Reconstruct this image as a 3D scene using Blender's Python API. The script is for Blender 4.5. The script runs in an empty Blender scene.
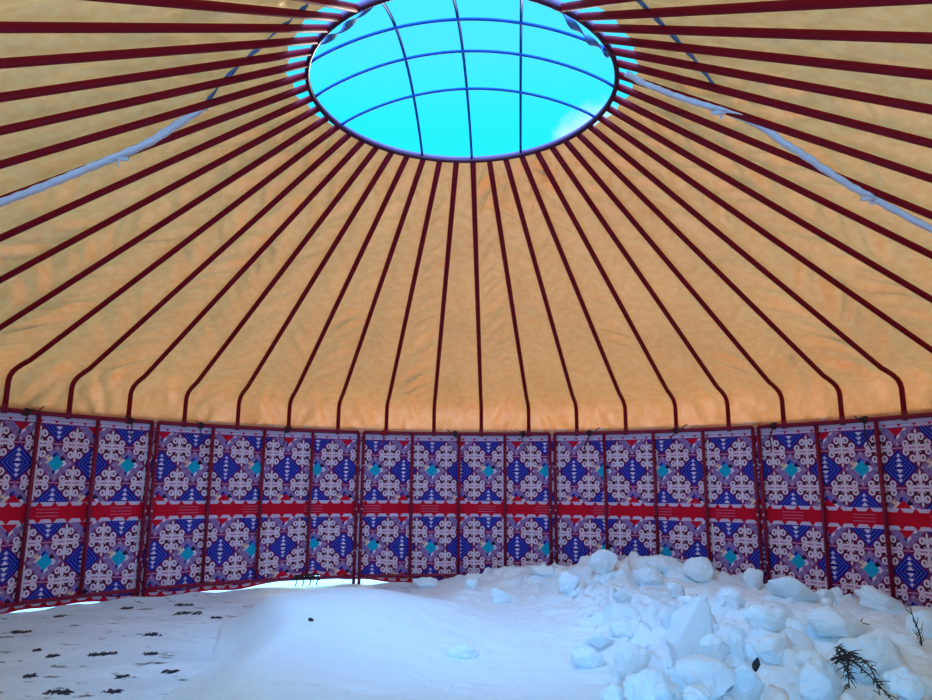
import bpy, math, random
import numpy as np
from mathutils import Vector, Matrix, noise

PI = math.pi
rnd = random.Random(7)
SC = bpy.context.scene
COL = SC.collection

# ------------------------------------------------------------------ camera
# World: yurt axis is x = y = 0, +y towards the wall we look at, ground z = 0.
CZ = 1.27
CAM = Vector((0.0558, -4.8617, CZ))
RT = Vector((0.99997722, 0.00182873, 0.00649674))
UP = Vector((-0.00603177, -0.18973553, 0.98181671))
FW = Vector((-0.00302814, 0.98183353, 0.18972018))
FPX = 710.72
cd = bpy.data.cameras.new('camera')
cam = bpy.data.objects.new('camera', cd)
COL.objects.link(cam)
cd.sensor_width = 36.0
cd.lens = 36.0 * FPX / 932.0
cd.clip_start = 0.02
cd.clip_end = 300
M = Matrix.Identity(4)
for i in range(3):
    M[i][0] = RT[i]; M[i][1] = UP[i]; M[i][2] = -FW[i]; M[i][3] = CAM[i]
cam.matrix_world = M
SC.camera = cam


def ray(px, py):
    return (RT * ((px - 466) / FPX) + UP * ((350 - py) / FPX) + FW).normalized()


# ------------------------------------------------------------------ materials
def lin(c):
    out = []
    for v in c[:3]:
        v /= 255.0
        out.append(v / 12.92 if v <= 0.04045 else ((v + 0.055) / 1.055) ** 2.4)
    return (*out, 1.0)


def new_mat(name):
    m = bpy.data.materials.new(name)
    m.use_nodes = True
    nt = m.node_tree
    nt.nodes.clear()
    out = nt.nodes.new('ShaderNodeOutputMaterial')
    return m, nt, out


def N(nt, typ, **kw):
    n = nt.nodes.new(typ)
    for k, v in kw.items():
        if k.startswith('i_'):
            n.inputs[k[2:].replace('_', ' ')].default_value = v
        else:
            setattr(n, k, v)
    return n


def plain(name, col, rough=0.6, var=0.12, scale=30.0, bump=0.0, metal=0.0, coat=0.0, spec=0.5):
    """Principled surface whose colour wanders a little with a noise."""
    m, nt, out = new_mat(name)
    L = nt.links
    b = N(nt, 'ShaderNodeBsdfPrincipled')
    b.inputs['Roughness'].default_value = rough
    b.inputs['Metallic'].default_value = metal
    b.inputs['Specular IOR Level'].default_value = spec
    b.inputs['Coat Weight'].default_value = coat
    tc = N(nt, 'ShaderNodeTexCoord')
    no = N(nt, 'ShaderNodeTexNoise')
    no.inputs['Scale'].default_value = scale
    no.inputs['Detail'].default_value = 4
    mx = N(nt, 'ShaderNodeMix', data_type='RGBA', blend_type='MIX')
    c = lin(col)
    mx.inputs[6].default_value = tuple(x * (1 - var) for x in c[:3]) + (1,)
    mx.inputs[7].default_value = tuple(min(1, x * (1 + var)) for x in c[:3]) + (1,)
    L.new(tc.outputs['Object'], no.inputs['Vector'])
    L.new(no.outputs['Fac'], mx.inputs[0])
    L.new(mx.outputs[2], b.inputs['Base Color'])
    if bump:
        bp = N(nt, 'ShaderNodeBump')
        bp.inputs['Strength'].default_value = bump
        bp.inputs['Distance'].default_value = 0.01
        L.new(no.outputs['Fac'], bp.inputs['Height'])
        L.new(bp.outputs['Normal'], b.inputs['Normal'])
    L.new(b.outputs['BSDF'], out.inputs['Surface'])
    return m


def roof_material():
    m, nt, out = new_mat('golden damask canvas')
    L = nt.links
    tc = N(nt, 'ShaderNodeTexCoord')
    n1 = N(nt, 'ShaderNodeTexNoise'); n1.inputs['Scale'].default_value = 14; n1.inputs['Detail'].default_value = 5
    n2 = N(nt, 'ShaderNodeTexNoise'); n2.inputs['Scale'].default_value = 1.1; n2.inputs['Detail'].default_value = 3
    L.new(tc.outputs['Object'], n1.inputs['Vector']); L.new(tc.outputs['Object'], n2.inputs['Vector'])
    ramp = N(nt, 'ShaderNodeMapRange'); ramp.inputs['From Min'].default_value = 0.42; ramp.inputs['From Max'].default_value = 0.58
    L.new(n1.outputs['Fac'], ramp.inputs['Value'])
    ma = N(nt, 'ShaderNodeMix', data_type='RGBA', blend_type='MIX')
    ma.inputs[6].default_value = ROOF_A; ma.inputs[7].default_value = ROOF_B
    L.new(ramp.outputs['Result'], ma.inputs[0])
    mb = N(nt, 'ShaderNodeMix', data_type='RGBA', blend_type='MULTIPLY')
    mb.inputs[0].default_value = 0.25
    L.new(ma.outputs[2], mb.inputs[6]); L.new(n2.outputs['Fac'], mb.inputs[7])
    bp = N(nt, 'ShaderNodeBump'); bp.inputs['Strength'].default_value = 0.45; bp.inputs['Distance'].default_value = 0.02
    L.new(n1.outputs['Fac'], bp.inputs['Height'])
    d = N(nt, 'ShaderNodeBsdfDiffuse'); t = N(nt, 'ShaderNodeBsdfTranslucent')
    L.new(mb.outputs[2], d.inputs['Color'])
    mt = N(nt, 'ShaderNodeMix', data_type='RGBA', blend_type='MULTIPLY')
    mt.inputs[0].default_value = 1.0; mt.inputs[7].default_value = ROOF_T
    L.new(mb.outputs[2], mt.inputs[6]); L.new(mt.outputs[2], t.inputs['Color'])
    L.new(bp.outputs['Normal'], d.inputs['Normal'])
    ms = N(nt, 'ShaderNodeMixShader'); ms.inputs['Fac'].default_value = 0.42
    L.new(d.outputs[0], ms.inputs[1]); L.new(t.outputs[0], ms.inputs[2])
    g = N(nt, 'ShaderNodeBsdfGlossy'); g.inputs['Roughness'].default_value = 0.42
    g.inputs['Color'].default_value = (0.95, 0.78, 0.52, 1)
    L.new(bp.outputs['Normal'], g.inputs['Normal'])
    m2 = N(nt, 'ShaderNodeMixShader'); m2.inputs['Fac'].default_value = 0.14
    L.new(ms.outputs[0], m2.inputs[1]); L.new(g.outputs[0], m2.inputs[2])
    L.new(m2.outputs[0], out.inputs['Surface'])
    return m


def snow_material(name, dirt=0.0):
    m, nt, out = new_mat(name)
    L = nt.links
    tc = N(nt, 'ShaderNodeTexCoord')
    geo = N(nt, 'ShaderNodeNewGeometry')
    b = N(nt, 'ShaderNodeBsdfPrincipled')
    b.inputs['Roughness'].default_value = 0.75
    b.inputs['Specular IOR Level'].default_value = 0.25
    n1 = N(nt, 'ShaderNodeTexNoise'); n1.inputs['Scale'].default_value = 9; n1.inputs['Detail'].default_value = 7; n1.inputs['Roughness'].default_value = 0.6
    n3 = N(nt, 'ShaderNodeTexNoise'); n3.inputs['Scale'].default_value = 60; n3.inputs['Detail'].default_value = 3
    for n in (n1, n3):
        L.new(geo.outputs['Position'], n.inputs['Vector'])
    mx = N(nt, 'ShaderNodeMix', data_type='RGBA', blend_type='MIX')
    mx.inputs[6].default_value = SNOW_A; mx.inputs[7].default_value = SNOW_B
    L.new(n1.outputs['Fac'], mx.inputs[0])
    colour = mx.outputs[2]
    if dirt:
        mp = N(nt, 'ShaderNodeMapping'); mp.inputs['Scale'].default_value = (0.9, 1.6, 1.0)
        L.new(geo.outputs['Position'], mp.inputs['Vector'])
        # grey trodden tone in broad areas
        g1 = N(nt, 'ShaderNodeTexNoise'); g1.inputs['Scale'].default_value = 1.3; g1.inputs['Detail'].default_value = 6; g1.inputs['Roughness'].default_value = 0.65
        L.new(mp.outputs[0], g1.inputs['Vector'])
        r1 = N(nt, 'ShaderNodeMapRange'); r1.inputs['From Min'].default_value = 0.36; r1.inputs['From Max'].default_value = 0.62
        L.new(g1.outputs['Fac'], r1.inputs['Value'])
        m1 = N(nt, 'ShaderNodeMix', data_type='RGBA', blend_type='MIX')
        m1.inputs[7].default_value = (0.34, 0.42, 0.50, 1)
        sc = N(nt, 'ShaderNodeMath', operation='MULTIPLY'); sc.inputs[1].default_value = 0.30
        L.new(r1.outputs[0], sc.inputs[0]); L.new(sc.outputs[0], m1.inputs[0])
        L.new(colour, m1.inputs[6])
        # bare dark soil specks and streaks
        g2 = N(nt, 'ShaderNodeTexNoise'); g2.inputs['Scale'].default_value = 4.2; g2.inputs['Detail'].default_value = 8; g2.inputs['Roughness'].default_value = 0.7
        L.new(mp.outputs[0], g2.inputs['Vector'])
        r2 = N(nt, 'ShaderNodeMapRange'); r2.inputs['From Min'].default_value = 0.585; r2.inputs['From Max'].default_value = 0.655
        L.new(g2.outputs['Fac'], r2.inputs['Value'])
        m2 = N(nt, 'ShaderNodeMix', data_type='RGBA', blend_type='MIX')
        m2.inputs[7].default_value = (0.022, 0.026, 0.034, 1)
        L.new(r2.outputs[0], m2.inputs[0]); L.new(m1.outputs[2], m2.inputs[6])
        colour = m2.outputs[2]
    L.new(colour, b.inputs['Base Color'])
    ad = N(nt, 'ShaderNodeMath', operation='MULTIPLY_ADD'); ad.inputs[1].default_value = 0.25
    L.new(n3.outputs['Fac'], ad.inputs[0]); L.new(n1.outputs['Fac'], ad.inputs[2])
    bp = N(nt, 'ShaderNodeBump'); bp.inputs['Strength'].default_value = 0.5; bp.inputs['Distance'].default_value = 0.05
    L.new(ad.outputs[0], bp.inputs['Height']); L.new(bp.outputs['Normal'], b.inputs['Normal'])
    L.new(b.outputs[0], out.inputs['Surface'])
    return m


ROOF_A = (0.84, 0.318, 0.105, 1)
ROOF_B = (0.89, 0.37, 0.135, 1)
ROOF_T = (0.90, 0.60, 0.42, 1)
SNOW_A = (0.72, 0.90, 0.97, 1)
SNOW_B = (0.80, 0.94, 0.985, 1)

MAT = {}
MAT['roof'] = roof_material()
MAT['snow'] = snow_material('clean snow')
MAT['ground'] = snow_material('trodden dirty snow', dirt=1.0)
MAT['snow_out'] = snow_material('outdoor snow')
MAT['red_paint'] = plain('dark red painted steel', (126, 4, 24), rough=0.6, var=0.25, scale=6, spec=0.14)
MAT['frame_paint'] = plain('maroon painted frame tube', (122, 10, 48), rough=0.45, var=0.25, scale=8, spec=0.25)
MAT['ring_paint'] = plain('crown steel paint', (66, 10, 34), rough=0.5, var=0.2, scale=8, spec=0.2)
MAT['bar_sky_tint'] = plain('crown bar sky light tint', (20, 62, 124), rough=0.6, var=0.2, scale=8, spec=0.1)  # blue sky light on the bars is put into their base colour
MAT['rim'] = plain('pale pink lit ring edge', (128, 84, 120), rough=0.7, var=0.1, spec=0.1)  # pale tone paints the sky light on the ring's upper edge
MAT['webbing'] = plain('pale webbing', (226, 230, 240), rough=0.8, var=0.12, scale=60)
MAT['webbing_dark'] = plain('blue grey webbing', (84, 112, 150), rough=0.8, var=0.2, scale=60)
MAT['metal_white'] = plain('white hook', (225, 230, 238), rough=0.5, var=0.05)
MAT['cord'] = plain('dark cord', (58, 26, 34), rough=0.85, var=0.3, scale=80)
MAT['cord_red'] = plain('red cord', (170, 16, 40), rough=0.85, var=0.3, scale=80)
MAT['twig'] = plain('dark twig bark', (44, 40, 44), rough=0.9, var=0.3, scale=60)
MAT['grass'] = plain('dead dark grass', (48, 52, 64), rough=0.9, var=0.4, scale=60)
MAT['stone'] = plain('dark stone', (38, 40, 50), rough=0.8, var=0.4, scale=20, bump=0.4)
MAT['canvas_out'] = plain('outer canvas', (200, 200, 205), rough=0.9, var=0.1, scale=20)
CLOTH_COLS = {
    'plum': (92, 8, 44), 'navy': (14, 18, 120), 'sky': (84, 92, 196), 'white': (228, 206, 220),
    'red': (196, 4, 38), 'teal': (8, 160, 190), 'lav': (146, 126, 176), 'cream': (232, 196, 160),
    'ink': (14, 18, 44), 'purple': (130, 34, 96), 'pink': (206, 130, 170), 'pale': (206, 184, 206),
}
for k, v in CLOTH_COLS.items():
    MAT['cloth_' + k] = plain('printed cloth ' + k, v, rough=0.85, var=0.07, scale=220, spec=0.2)


# ------------------------------------------------------------------ mesh helpers
class MB:
    def __init__(self):
        self.v = []; self.f = []; self.m = []; self.mats = []

    def mat(self, m):
        if m not in self.mats:
            self.mats.append(m)
        return self.mats.index(m)

    def add(self, vs, fs, mi=0):
        o = len(self.v)
        self.v.extend([tuple(x) for x in vs])
        for f in fs:
            self.f.append([o + i for i in f]); self.m.append(mi)

    def tube(self, pts, r, n=10, mi=0, closed=False, cap=True, up=Vector((0, 0, 1))):
        pts = [Vector(p) for p in pts]
        rs = r if isinstance(r, (list, tuple)) else [r] * len(pts)
        k = len(pts)
        vs = []
        nrm = None
        for i, p in enumerate(pts):
            if closed:
                t = pts[(i + 1) % k] - pts[i - 1]
            else:
                t = pts[min(i + 1, k - 1)] - pts[max(i - 1, 0)]
            t.normalize()
            if nrm is None:
                a = up if abs(t.dot(up)) < 0.95 else Vector((1, 0, 0))
                nrm = (a - t * a.dot(t)).normalized()
            else:
                nrm = (nrm - t * nrm.dot(t)).normalized()
            bi = t.cross(nrm)
            for j in range(n):
                a = 2 * PI * j / n
                vs.append(p + (nrm * math.cos(a) + bi * math.sin(a)) * rs[i])
        fs = []
        for i in range(k if closed else k - 1):
            i2 = (i + 1) % k
            for j in range(n):
                fs.append([i * n + j, i * n + (j + 1) % n, i2 * n + (j + 1) % n, i2 * n + j])
        if cap and not closed:
            fs.append(list(range(n))[::-1]); fs.append([(k - 1) * n + j for j in range(n)])
        self.add(vs, fs, mi)

    def ribbon(self, pts, sides, w, th=0.004, mi=0):
        """flat band: pts centre line, sides = unit width vectors, th thickness."""
        k = len(pts); vs = []
        for i in range(k):
            p = Vector(pts[i]); s = Vector(sides[i])
            t = (Vector(pts[min(i + 1, k - 1)]) - Vector(pts[max(i - 1, 0)])).normalized()
            nn = t.cross(s).normalized()
            ww = w[i] if isinstance(w, (list, tuple)) else w
            for a, b in ((-1, -1), (1, -1), (1, 1), (-1, 1)):
                vs.append(p + s * (a * ww / 2) + nn * (b * th / 2))
        fs = []
        for i in range(k - 1):
            for j in range(4):
                fs.append([i * 4 + j, i * 4 + (j + 1) % 4, i * 4 + 4 + (j + 1) % 4, i * 4 + 4 + j])
        fs.append([3, 2, 1, 0]); fs.append([(k - 1) * 4 + j for j in range(4)])
        self.add(vs, fs, mi)

    def box(self, c, s, rot=None, mi=0):
        c = Vector(c); vs = []
        for x in (-1, 1):
            for y in (-1, 1):
                for z in (-1, 1):
                    q = Vector((x * s[0] / 2, y * s[1] / 2, z * s[2] / 2))
                    if rot is not None:
                        q = rot @ q
                    vs.append(c + q)
        self.add(vs, [[0, 1, 3, 2], [4, 6, 7, 5], [0, 4, 5, 1], [2, 3, 7, 6], [0, 2, 6, 4], [1, 5, 7, 3]], mi)

    def mesh(self, name, mats, smooth=True):
        me = bpy.data.meshes.new(name)
        me.from_pydata(self.v, [], self.f)
        for m in mats:
            me.materials.append(m)
        me.polygons.foreach_set('material_index', self.m)
        me.polygons.foreach_set('use_smooth', [smooth] * len(self.f))
        me.update()
        return me


def link(name, me, parent=None, loc=(0, 0, 0), rot=(0, 0, 0)):
    o = bpy.data.objects.new(name, me)
    COL.objects.link(o)
    o.location = loc
    o.rotation_euler = rot
    if parent is not None:
        o.parent = parent
    return o


def tag(o, label=None, cat=None, group=None, kind=None):
    if label: o['label'] = label
    if cat: o['category'] = cat
    if group: o['group'] = group
    if kind: o['kind'] = kind
    return o


def pol(r, phi, z):
    return Vector((r * math.sin(phi), r * math.cos(phi), z))


R = math.radians
NUM = ['zeroth', 'first', 'second', 'third', 'fourth', 'fifth', 'sixth', 'seventh', 'eighth', 'ninth', 'tenth', 'eleventh',
       'twelfth', 'thirteenth', 'fourteenth', 'fifteenth', 'sixteenth', 'seventeenth', 'eighteenth', 'nineteenth', 'twentieth']

RAIL_T = 1.994     # top rail centre
RAIL_B = 0.118     # bottom rail centre
RING_R, RING_Z = 1.135, 4.172
POLE_TOP_R, POLE_TOP_Z = 1.147, 4.176
SLOPE = (POLE_TOP_Z - 2.47) / (4.70 - POLE_TOP_R)
P0 = 0.0488        # azimuth of the pole under the crown's middle bar
DP = PI / 24


# ------------------------------------------------------------------ roof cover (ceiling)
def roof_profile():
    """(r, z) points of the pole axis from the rail up to the crown."""
    pts = [(5.0, RAIL_T), (5.0, 2.28), (4.985, 2.33), (4.945, 2.375), (4.88, 2.41), (4.80, 2.44), (4.70, 2.47), (POLE_TOP_R, POLE_TOP_Z)]
    return pts


def build_roof():
    prof = [(5.0, 1.978), (5.0, 2.02), (5.0, 2.07), (5.0, 2.14), (5.0, 2.21), (5.0, 2.28), (4.985, 2.33), (4.945, 2.375), (4.88, 2.41),
            (4.80, 2.44), (4.70, 2.47)]
    rtop = 1.295
    n2 = 110
    for i in range(1, n2 + 1):
        r = 4.70 + (rtop - 4.70) * i / n2
        prof.append((r, 2.47 + (4.70 - r) * SLOPE))
    nphi = 48 * 18
    k = len(prof)
    # outward normals along the profile
    nr = []
    for i in range(k):
        a = prof[max(0, i - 1)]; b = prof[min(k - 1, i + 1)]
        t = Vector((b[0] - a[0], b[1] - a[1])).normalized()
        nr.append((t[1], -t[0]))
    s = [0.0]
    for i in range(1, k):
        s.append(s[-1] + math.hypot(prof[i][0] - prof[i - 1][0], prof[i][1] - prof[i - 1][1]))
    vs = []
    for j in range(nphi):
        phi = 2 * PI * j / nphi
        for i in range(k):
            r, z = prof[i]
            if i > 10:
                a_ = abs((math.degrees(phi) + 180) % 360 - 180)
                rt = 1.150 + 0.095 * min(1, max(0, (a_ - 48) / 50)) + 0.07 * min(1, max(0, (a_ - 98) / 40)) + 0.012 * math.sin(phi * 24 + 1.0) * min(1, max(0, (a_ - 60) / 20))
                r = 4.70 + (rt - 4.70) * (i - 10) / n2
                z = 2.47 + (4.70 - r) * SLOPE
            # pole index position drifts slightly with height (the poles lean)
            lean = 0.0285 * min(1, max(0, (5.0 - r) / 3.8))
            u = ((phi - P0 - lean) / DP) % 1.0
            between = math.sin(PI * u) ** 2
            gap = 2 * PI * r / 48
            off = 0.040 + between * min(0.045, gap * 0.06) * (1 if i > 8 else 0.9)
            bay = int(math.floor((phi - P0 - lean) / DP)) % 48
            # creases running across the bays, stronger near the crown, the knee and the skirt
            ph2 = s[i]
            q = Vector((math.sin(phi) * 6, math.cos(phi) * 6, ph2 * 3.2 + bay * 3.7))
            skew = 1.6 * (u - 0.5) * gap * (1 if bay % 2 else -1)
            w = noise.noise(Vector((ph2 * 7.5 + skew * 5, bay * 1.37, u * 0.9)))
            w2 = noise.noise(Vector((ph2 * 17 + skew * 9, bay * 2.11 + 5, u * 1.4)))
            big = noise.noise(Vector((math.sin(phi) * r * 0.9, math.cos(phi) * r * 0.9, z)))
            patch = max(0.0, noise.noise(Vector((math.sin(phi) * r * 0.7 + 4, math.cos(phi) * r * 0.7, 2.0))) + 0.22)
            amp = 0.026 + 0.065 * patch
            if r < 2.6:
                amp += 0.020 * (2.6 - r) / 1.3
            if 6 <= i <= 22:
                amp += 0.004
            w3 = noise.noise(Vector((ph2 * 30 + skew * 14, bay * 3.3 + 9, u * 2.2)))
            edge_b = between ** 0.5
            crease = -abs(w2) * 2 + 0.4
            off += edge_b * (amp * w + 0.9 * amp * crease * max(0, 0.4 + big) + 0.22 * amp * w3) + 0.012 * big * between
            if i <= 9:   # skirt: folds fanning from the pole feet
                h = (z - 1.95) / 0.45
                fan = noise.noise(Vector((u * 5 + h * 2.4 * (1 if bay % 3 else -1), bay * 1.9, h * 1.2)))
                off += (0.085 * fan - 0.06 * abs(fan)) * (0.3 + between) * max(0, min(1, h * 3))
                fan2 = noise.noise(Vector((u * 11 - h * 3, bay * 2.9, h * 2)))
                off += 0.016 * fan2 * max(0, min(1, h * 3))
            if i <= 1:
                off = 0.048
            if i > k - 9:
                off = 0.030 + (off - 0.030) * max(0.15, (k - 1 - i) / 8)
            off = max(off, 0.0285)
            vs.append(pol(r + nr[i][0] * off, phi, z + nr[i][1] * off))
    mb = MB()
    fs = []
    for j in range(nphi):
        j2 = (j + 1) % nphi
        for i in range(k - 1):
            fs.append([j * k + i, j * k + i + 1, j2 * k + i + 1, j2 * k + i])
    mb.add(vs, fs)
    # raised stitched seams across the covers
    o = link('ceiling', mb.mesh('ceiling', [MAT['roof']]))
    tag(o, 'golden yellow damask canvas roof cover stretched over the red poles', 'roof cover', kind='structure')
    return o


build_roof()


# ------------------------------------------------------------------ roof poles
def pole_mesh():
    # local frame: origin at pole foot, +y outward, z up
    pts = []
    for (r, z) in roof_profile():
        pts.append([0.0, r - 5.0, z - RAIL_T])
    # straight part with the slight sideways lean
    a = pts[-2]; b = pts[-1]
    out = pts[:-1]
    for i in range(1, 13):
        t = i / 12
        lean = POLE_TOP_R * math.sin(0.0285) * t
        out.append([lean, a[1] + (b[1] - a[1]) * t, a[2] + (b[2] - a[2]) * t])
    mb = MB()
    mb.tube(out, 0.0255, n=12)
    return mb.mesh('roof_pole', [MAT['red_paint']])


PM = pole_mesh()
sleeve = MB(); sleeve.tube([(0, 0, -0.035), (0, 0, 0.06)], 0.0285, n=12)
SM = sleeve.mesh('foot_sleeve', [MAT['frame_paint']])
for k in range(-20, 20):
    phi = P0 + k * DP
    e = link('roof_pole', PM, None, pol(5.0, phi, RAIL_T), (0, 0, -phi))
    link('foot_sleeve', SM, e)
    if k == 0:
        lab = 'dark red roof pole running straight down from the middle bar of the crown'
    else:
        side = 'right' if k > 0 else 'left'
        lab = 'dark red roof pole, %s to the %s of the pole below the middle crown bar' % (NUM[abs(k)], side)
    tag(e, lab, 'roof pole', 'red poles under the golden roof', 'thing')

# ------------------------------------------------------------------ crown
crown = bpy.data.objects.new('skylight_dome', None); COL.objects.link(crown)
crown.location = (0, 0, RING_Z)
tag(crown, 'round open roof crown with a domed grid of bars against the sky', 'roof crown')
mb = MB()
mb.tube([pol(RING_R, 2 * PI * i / 120, 0) for i in range(120)], 0.0185, n=12, closed=True)
link('inner_ring', mb.mesh('inner_ring', [MAT['ring_paint']]), crown)
mb = MB()
vs = []; fs = []
for i in range(120):
    for (r, z) in ((RING_R - 0.004, 0.016), (RING_R + 0.006, 0.016), (RING_R + 0.010, 0.044), (RING_R + 0.0, 0.044)):
        vs.append(pol(r, 2 * PI * i / 120, z))
for i in range(120):
    for j in range(4):
        fs.append([i * 4 + j, i * 4 + (j + 1) % 4, ((i + 1) % 120) * 4 + (j + 1) % 4, ((i + 1) % 120) * 4 + j])
mb.add(vs, fs)
link('lit_edge_strip', mb.mesh('lit_edge_strip', [MAT['rim']]), crown)  # strip added to draw the ring's sky-lit inner edge


def dome_bar(axis, off, lift):
    """axis 0: bars across the view, 1: bars along the view; grid turned by 4 degrees."""
    th = R(4.0)
    half = math.sqrt(RING_R ** 2 - off ** 2)
    pts = []
    for i in range(33):
        t = -1 + 2 * i / 32
        a, b = (t * half, off) if axis == 0 else (off, t * half)
        x = a * math.cos(th) + b * math.sin(th)
        y = -a * math.sin(th) + b * math.cos(th)
        rr = math.hypot(x, y) / RING_R
        z = 0.345 * max(0.0, 1 - rr ** 2) ** 0.9 + lift
        pts.append((x, y, z))
    mb = MB(); mb.tube(pts, 0.0112, n=10)
    return link('dome_bar', mb.mesh('dome_bar', [MAT['bar_sky_tint']]), crown)


for o_ in (-0.44, 0.0, 0.44):
    dome_bar(0, o_, 0.0)
    dome_bar(1, o_, 0.018)


# ------------------------------------------------------------------ bands and straps on the roof
def roof_point(phi_deg, r, off):
    """point on the roof cone, off metres inside (+) the pole axis plane."""
    c = math.cos(math.atan(SLOPE)); s_ = math.sin(math.atan(SLOPE))
    z = 2.47 + (4.70 - r) * SLOPE
    return pol(r - s_ * off * -1 * -1, R(phi_deg), z - c * off)


def smooth_path(pts, n):
    """Catmull-Rom through (phi, r, off)."""
    P = [Vector(p) for p in pts]
    P = [P[0] * 2 - P[1]] + P + [P[-1] * 2 - P[-2]]
    out = []
    for i in range(1, len(P) - 2):
        for k in range(n):
            t = k / n
            a, b, c, d = P[i - 1], P[i], P[i + 1], P[i + 2]
            out.append(0.5 * ((2 * b) + (c - a) * t + (2 * a - 5 * b + 4 * c - d) * t * t + (3 * b - a - 3 * c + d) * t ** 3))
    out.append(P[-2])
    return out


def band_on_roof(name, path, w, mat, label, cat, hooks=(), th=0.005, wob=0.0):
    sp = smooth_path(path, 6)
    pts = [roof_point(*p) for p in sp]
    sides = []
    ws = []
    c = math.cos(math.atan(SLOPE)); s_ = math.sin(math.atan(SLOPE))
    for i in range(len(pts)):
        t = (pts[min(i + 1, len(pts) - 1)] - pts[max(i - 1, 0)]).normalized()
        phi = R(sp[i][0])
        nn = Vector((math.sin(phi) * s_, math.cos(phi) * s_, c))
        sd = t.cross(nn).normalized()
        a = wob * math.sin(i * 0.9)
        sd = (sd * math.cos(a) + nn * math.sin(a)).normalized()
        sides.append(sd)
        ws.append(w * (1 + 0.12 * math.sin(i * 1.7)))
    root = bpy.data.objects.new(name, None); COL.objects.link(root)
    root.location = pts[0]
    mb = MB(); mb.ribbon([p - pts[0] for p in pts], sides, ws, th)
    link('webbing', mb.mesh('webbing', [mat]), root)
    for (phi_d, r, off) in hooks:
        q = roof_point(phi_d, r, off) - pts[0]
        rot = Matrix.Rotation(-R(phi_d), 3, 'Z')
        h = MB()
        h.box(q + rot @ Vector((0.01, 0.0, -0.012)), (0.030, 0.10, 0.022), rot)
        h.tube([q + rot @ Vector((0.0, 0.0, 0.0)), q + rot @ Vector((0.004, 0.012, -0.055)), q + rot @ Vector((0.02, 0.018, -0.062)), q + rot @ Vector((0.026, 0.02, -0.045))], 0.007, n=8)
        link('buckle_hook', h.mesh('buckle_hook', [MAT['metal_white']]), root)
    tag(root, label, cat)
    return root


LB = [(-94.652, 3.189), (-94.62, 3.002), (-94.817, 2.808), (-95.045, 2.612), (-95.314, 2.414), (-95.939, 2.211), (-97.284, 2.034), (-98.903, 1.859), (-99.815, 1.802)]
o1 = [0.024, 0.024, 0.024, 0.024, 0.024, 0.02, 0.0, -0.022, -0.023]
band_on_roof('seam_band', [(-94.7, 3.9, 0.024), (-94.66, 3.5, 0.024)] + [(a, r, o) for (a, r), o in zip(LB, o1)], 0.092, MAT['webbing'],
             'pale flat band running down the roof at the left edge with one white hook', 'band', [(-95.2, 2.42, 0.028)])
RBD = [(106.627, 1.208), (103.703, 1.327), (102.874, 1.427), (102.165, 1.527), (102.022, 1.691), (102.079, 1.819), (100.219, 1.987), (99.094, 2.122), (97.814, 2.262), (96.75, 2.37), (94.67, 2.562), (93.128, 2.754), (92.451, 2.902), (91.84, 3.05), (90.95, 3.356)]
band_on_roof('seam_band', [(a, r, 0.026 if i < 6 else (0.0 if 6 <= i < 8 else 0.024)) for i, (a, r) in enumerate(RBD)] + [(90.4, 3.7, 0.024), (90.2, 4.1, 0.024)], 0.078, MAT['webbing'],
             'pale wavy band running down the roof on the right side with two white hooks', 'band', [(101.6, 1.82, 0.03), (92.2, 2.90, 0.03)])
LS = [(-99.2, 1.83), (-100.587, 1.798), (-105.03, 1.719), (-112.897, 1.586), (-120.957, 1.488), (-130.482, 1.432), (-137.35, 1.429), (-146.01, 1.473)]
band_on_roof('tension_strap', [(a, r, -0.022) for a, r in LS], 0.030, MAT['webbing_dark'],
             'thin blue grey strap crossing above the roof poles left of the crown', 'strap', wob=0.5)
RS = [(107.0, 1.77), (108.354, 1.756), (113.281, 1.702), (118.93, 1.654), (124.137, 1.62), (130.128, 1.605), (136.836, 1.61), (144.922, 1.66)]
band_on_roof('tension_strap', [(a, r, -0.022) for a, r in RS], 0.030, MAT['webbing_dark'],
             'thin blue grey strap crossing above the roof poles right of the crown', 'strap', wob=0.3)


# twisted cover ties lying across the crown, outside the bars
def twisted_tie(pa, pb, turns, w, label):
    pa = Vector(pa); pb = Vector(pb)
    n = 40; pts = []; sides = []; ws = []
    t = (pb - pa).normalized()
    u = t.cross(Vector((0, 0, 1))).normalized(); v = t.cross(u)
    for i in range(n + 1):
        s = i / n
        pts.append(Vector((0, 0, -0.03 * math.sin(PI * s))) + (pb - pa) * s)
        a = turns * 2 * PI * s
        sides.append(u * math.cos(a) + v * math.sin(a))
        ws.append(w)
    mb = MB(); mb.ribbon(pts, sides, ws, 0.004)
    o = link('twisted_tie', mb.mesh('twisted_tie', [MAT['webbing_dark']]), None, pa)
    tag(o, label, 'strap')


twisted_tie(pol(1.12, R(-118), RING_Z + 0.03), pol(1.12, R(-152), RING_Z + 0.03), 1.6, 0.045,
            'twisted fabric tie strung inside the upper left rim of the crown')
twisted_tie(pol(1.12, R(112), RING_Z + 0.03), pol(1.12, R(150), RING_Z + 0.03), 1.6, 0.05,
            'twisted fabric tie strung inside the upper right rim of the crown')

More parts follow.
